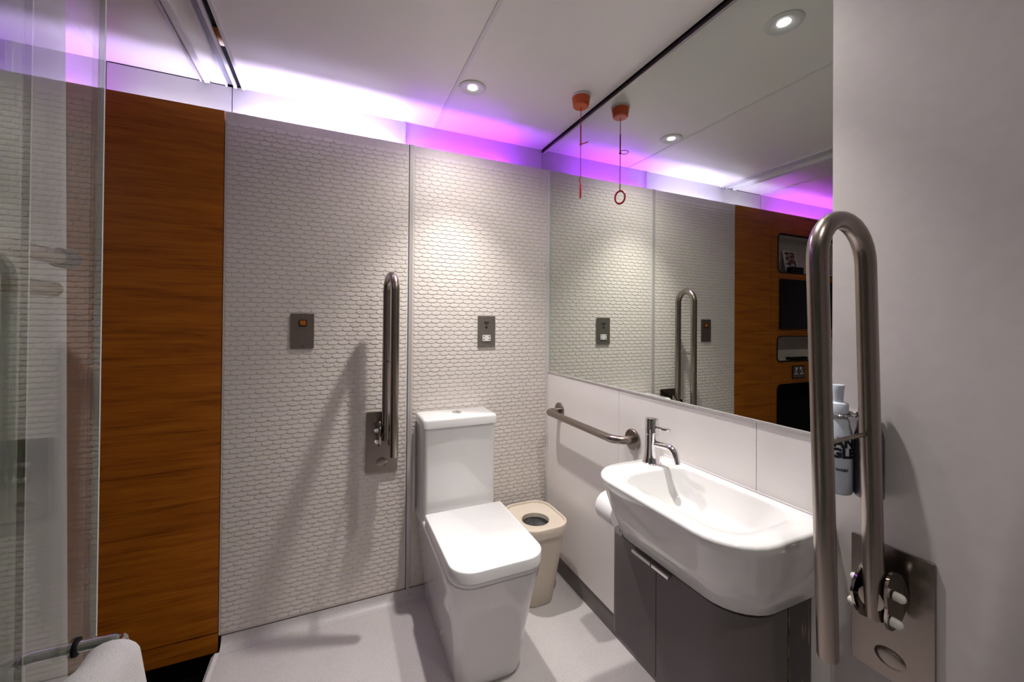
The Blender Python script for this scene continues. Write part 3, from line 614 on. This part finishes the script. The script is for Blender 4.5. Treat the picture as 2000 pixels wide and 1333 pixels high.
tag(obj('bath_towel', loft(tw), 'towel', smooth=70), 'thick white towel draped over the chrome rail on the glass door', 'towel')

# ------------------------------------------------------------------ niche cabinet in the sleeping cabin (also seen in the mirror)
def board_with_holes(name, outer, holes, y0, y1, m, parent):
    cv = bpy.data.curves.new(name, 'CURVE'); cv.dimensions = '2D'; cv.fill_mode = 'BOTH'; cv.extrude = abs(y1-y0)/2
    for pts in [outer]+holes:
        s = cv.splines.new('POLY'); s.points.add(len(pts)-1); s.use_cyclic_u = True
        for p, (x, z) in zip(s.points, pts): p.co = (x, z, 0, 1)
    o = bpy.data.objects.new(name, cv); COL.objects.link(o); bpy.context.view_layer.update()
    me = bpy.data.meshes.new_from_object(o.evaluated_get(bpy.context.evaluated_depsgraph_get())); bpy.data.objects.remove(o)
    bm = bmesh.new(); bm.from_mesh(me)
    for v in bm.verts: v.co = Vector((v.co.x, (y0+y1)/2-v.co.z, v.co.y))
    return obj(name, bm, m, parent)
nc = empty('niche_cabinet', (-2.4, 0.05, -0.19), 'wood-fronted wall cabinet with rounded open niches beyond the glass door', 'cabinet')
X1, X0 = -1.826, -2.95
NI = [(-2.62, -1.897, 1.612, 1.896, 0.035, 'niche'), (-2.62, -1.891, 0.960, 1.143, 0.032, 'niche'), (-2.62, -1.893, 0.20, 0.792, 0.04, 'matblack')]
hol = [rrect(a, b, c, d, r_, 6) for a, b, c, d, r_, _ in NI]
board_with_holes('front_board', [(X0, -0.10), (X1, -0.10), (X1, ZT), (X0, ZT)], hol, -0.002, 0.016, 'wood', nc)
for (a, b, c, d, r_, mm) in NI:
    o1 = rrect(a, b, c, d, r_, 6); dp = 0.105 if mm == 'niche' else 0.11
    obj('niche_lining', loft([[Vector((x, y, z)) for x, z in o1] for y in (0.014, dp)], False, True), mm, nc)
    o2 = rrect(a-0.004, b+0.004, c-0.004, d+0.004, r_+0.004, 6); o3 = rrect(a+0.003, b-0.003, c+0.003, d-0.003, r_-0.003, 6)
    obj('niche_edge_trim', loft([[Vector((x, -0.0021, z)) for x, z in o2], [Vector((x, -0.0060, z)) for x, z in o2], [Vector((x, -0.0060, z)) for x, z in o3], [Vector((x, 0.02, z)) for x, z in o3]], False, False), 'matblack', nc)
tag(obj('television', plate_xz(-2.56, -1.912, 1.198, 1.563, -0.0022, -0.020, 0.004), 'black', bevel=0.001), 'flat black television screen on the wood cabinet between two niches', 'television')
s2 = empty('double_wall_socket', (-2.135, 0, 0.829), 'dark steel double mains socket on the wood cabinet under the lower niche', 'socket')
obj('face_plate', plate_xz(-2.210, -2.062, 0.829, 0.925, -0.0022, -0.007, 0.004), 'matblack', s2)
obj('steel_front', plate_xz(-2.204, -2.068, 0.835, 0.919, -0.007, -0.0085, 0.003), 'plate_dark', s2)
for cx in (-2.102, -2.170):
    for dx, dz, ww, hh in ((0, 0.016, 0.004, 0.009), (-0.011, -0.004, 0.008, 0.004), (0.011, -0.004, 0.008, 0.004)):
        obj('pin_slot', plate_xz(cx+dx-ww, cx+dx+ww, 0.868+dz-hh, 0.868+dz+hh, -0.0085, -0.0092, 0.0015, 2), 'nub', s2)
    obj('rocker', plate_xz(cx-0.012-0.02*(cx > -2.13)+0.02, cx+0.002-0.02*(cx > -2.13)+0.02, 0.895, 0.912, -0.0085, -0.0115, 0.0015, 2), 'nub', s2)
def tumbler(x, y, z):
    e = [(0.022, z), (0.024, z+0.002), (0.029, z+0.085), (0.0275, z+0.085), (0.01940, z+0.008), (0.0, z+0.008)]
    return obj('drinking_glass', lathe(e, (x, y, 0), n=20, cap1=False), 'tumbler')
for k, (x, y) in enumerate(((-1.985, 0.040), (-2.045, 0.060))):
    tag(tumbler(x, y, 1.6155), ('small clear glass tumbler by the rounded end of the upper niche', 'small clear glass tumbler between the other tumbler and the booklet')[k], 'glass', 'tumblers in the upper niche')
bk = empty('booklet', (-2.17, 0.07, 1.616), 'printed booklet standing against the back of the upper niche', 'booklet')
obj('cover', loft([[Vector((x, y+0.16*(z-1.616), z)) for x, z in ((-2.25, 1.616), (-2.095, 1.616), (-2.095, 1.80), (-2.25, 1.80))] for y in (0.060, 0.064)]), 'paper', bk)
obj('picture', loft([[Vector((x, y+0.16*(z-1.616), z)) for x, z in ((-2.235, 1.68), (-2.115, 1.68), (-2.115, 1.79), (-2.235, 1.79))] for y in (0.0592, 0.0600)]), 'cover', bk)
tag(obj('tea_tray', plate_xz(-2.24, -2.09, 1.6155, 1.668, 0.020, 0.054, 0.006), 'matblack', bevel=0.002), 'black tea box in front of the booklet in the upper niche', 'box')
rm = empty('remote_control', (-2.20, 0.03, 0.964), 'black remote control lying in the lower niche of the wood cabinet', 'remote')
obj('case', box(-2.30, -2.10, 0.022, 0.068, 0.9635, 0.984), 'matblack', rm, bevel=0.004)
for k in range(6): obj('button', box(-2.285+k*0.028, -2.268+k*0.028, 0.038, 0.052, 0.984, 0.986), 'track_grey', rm)
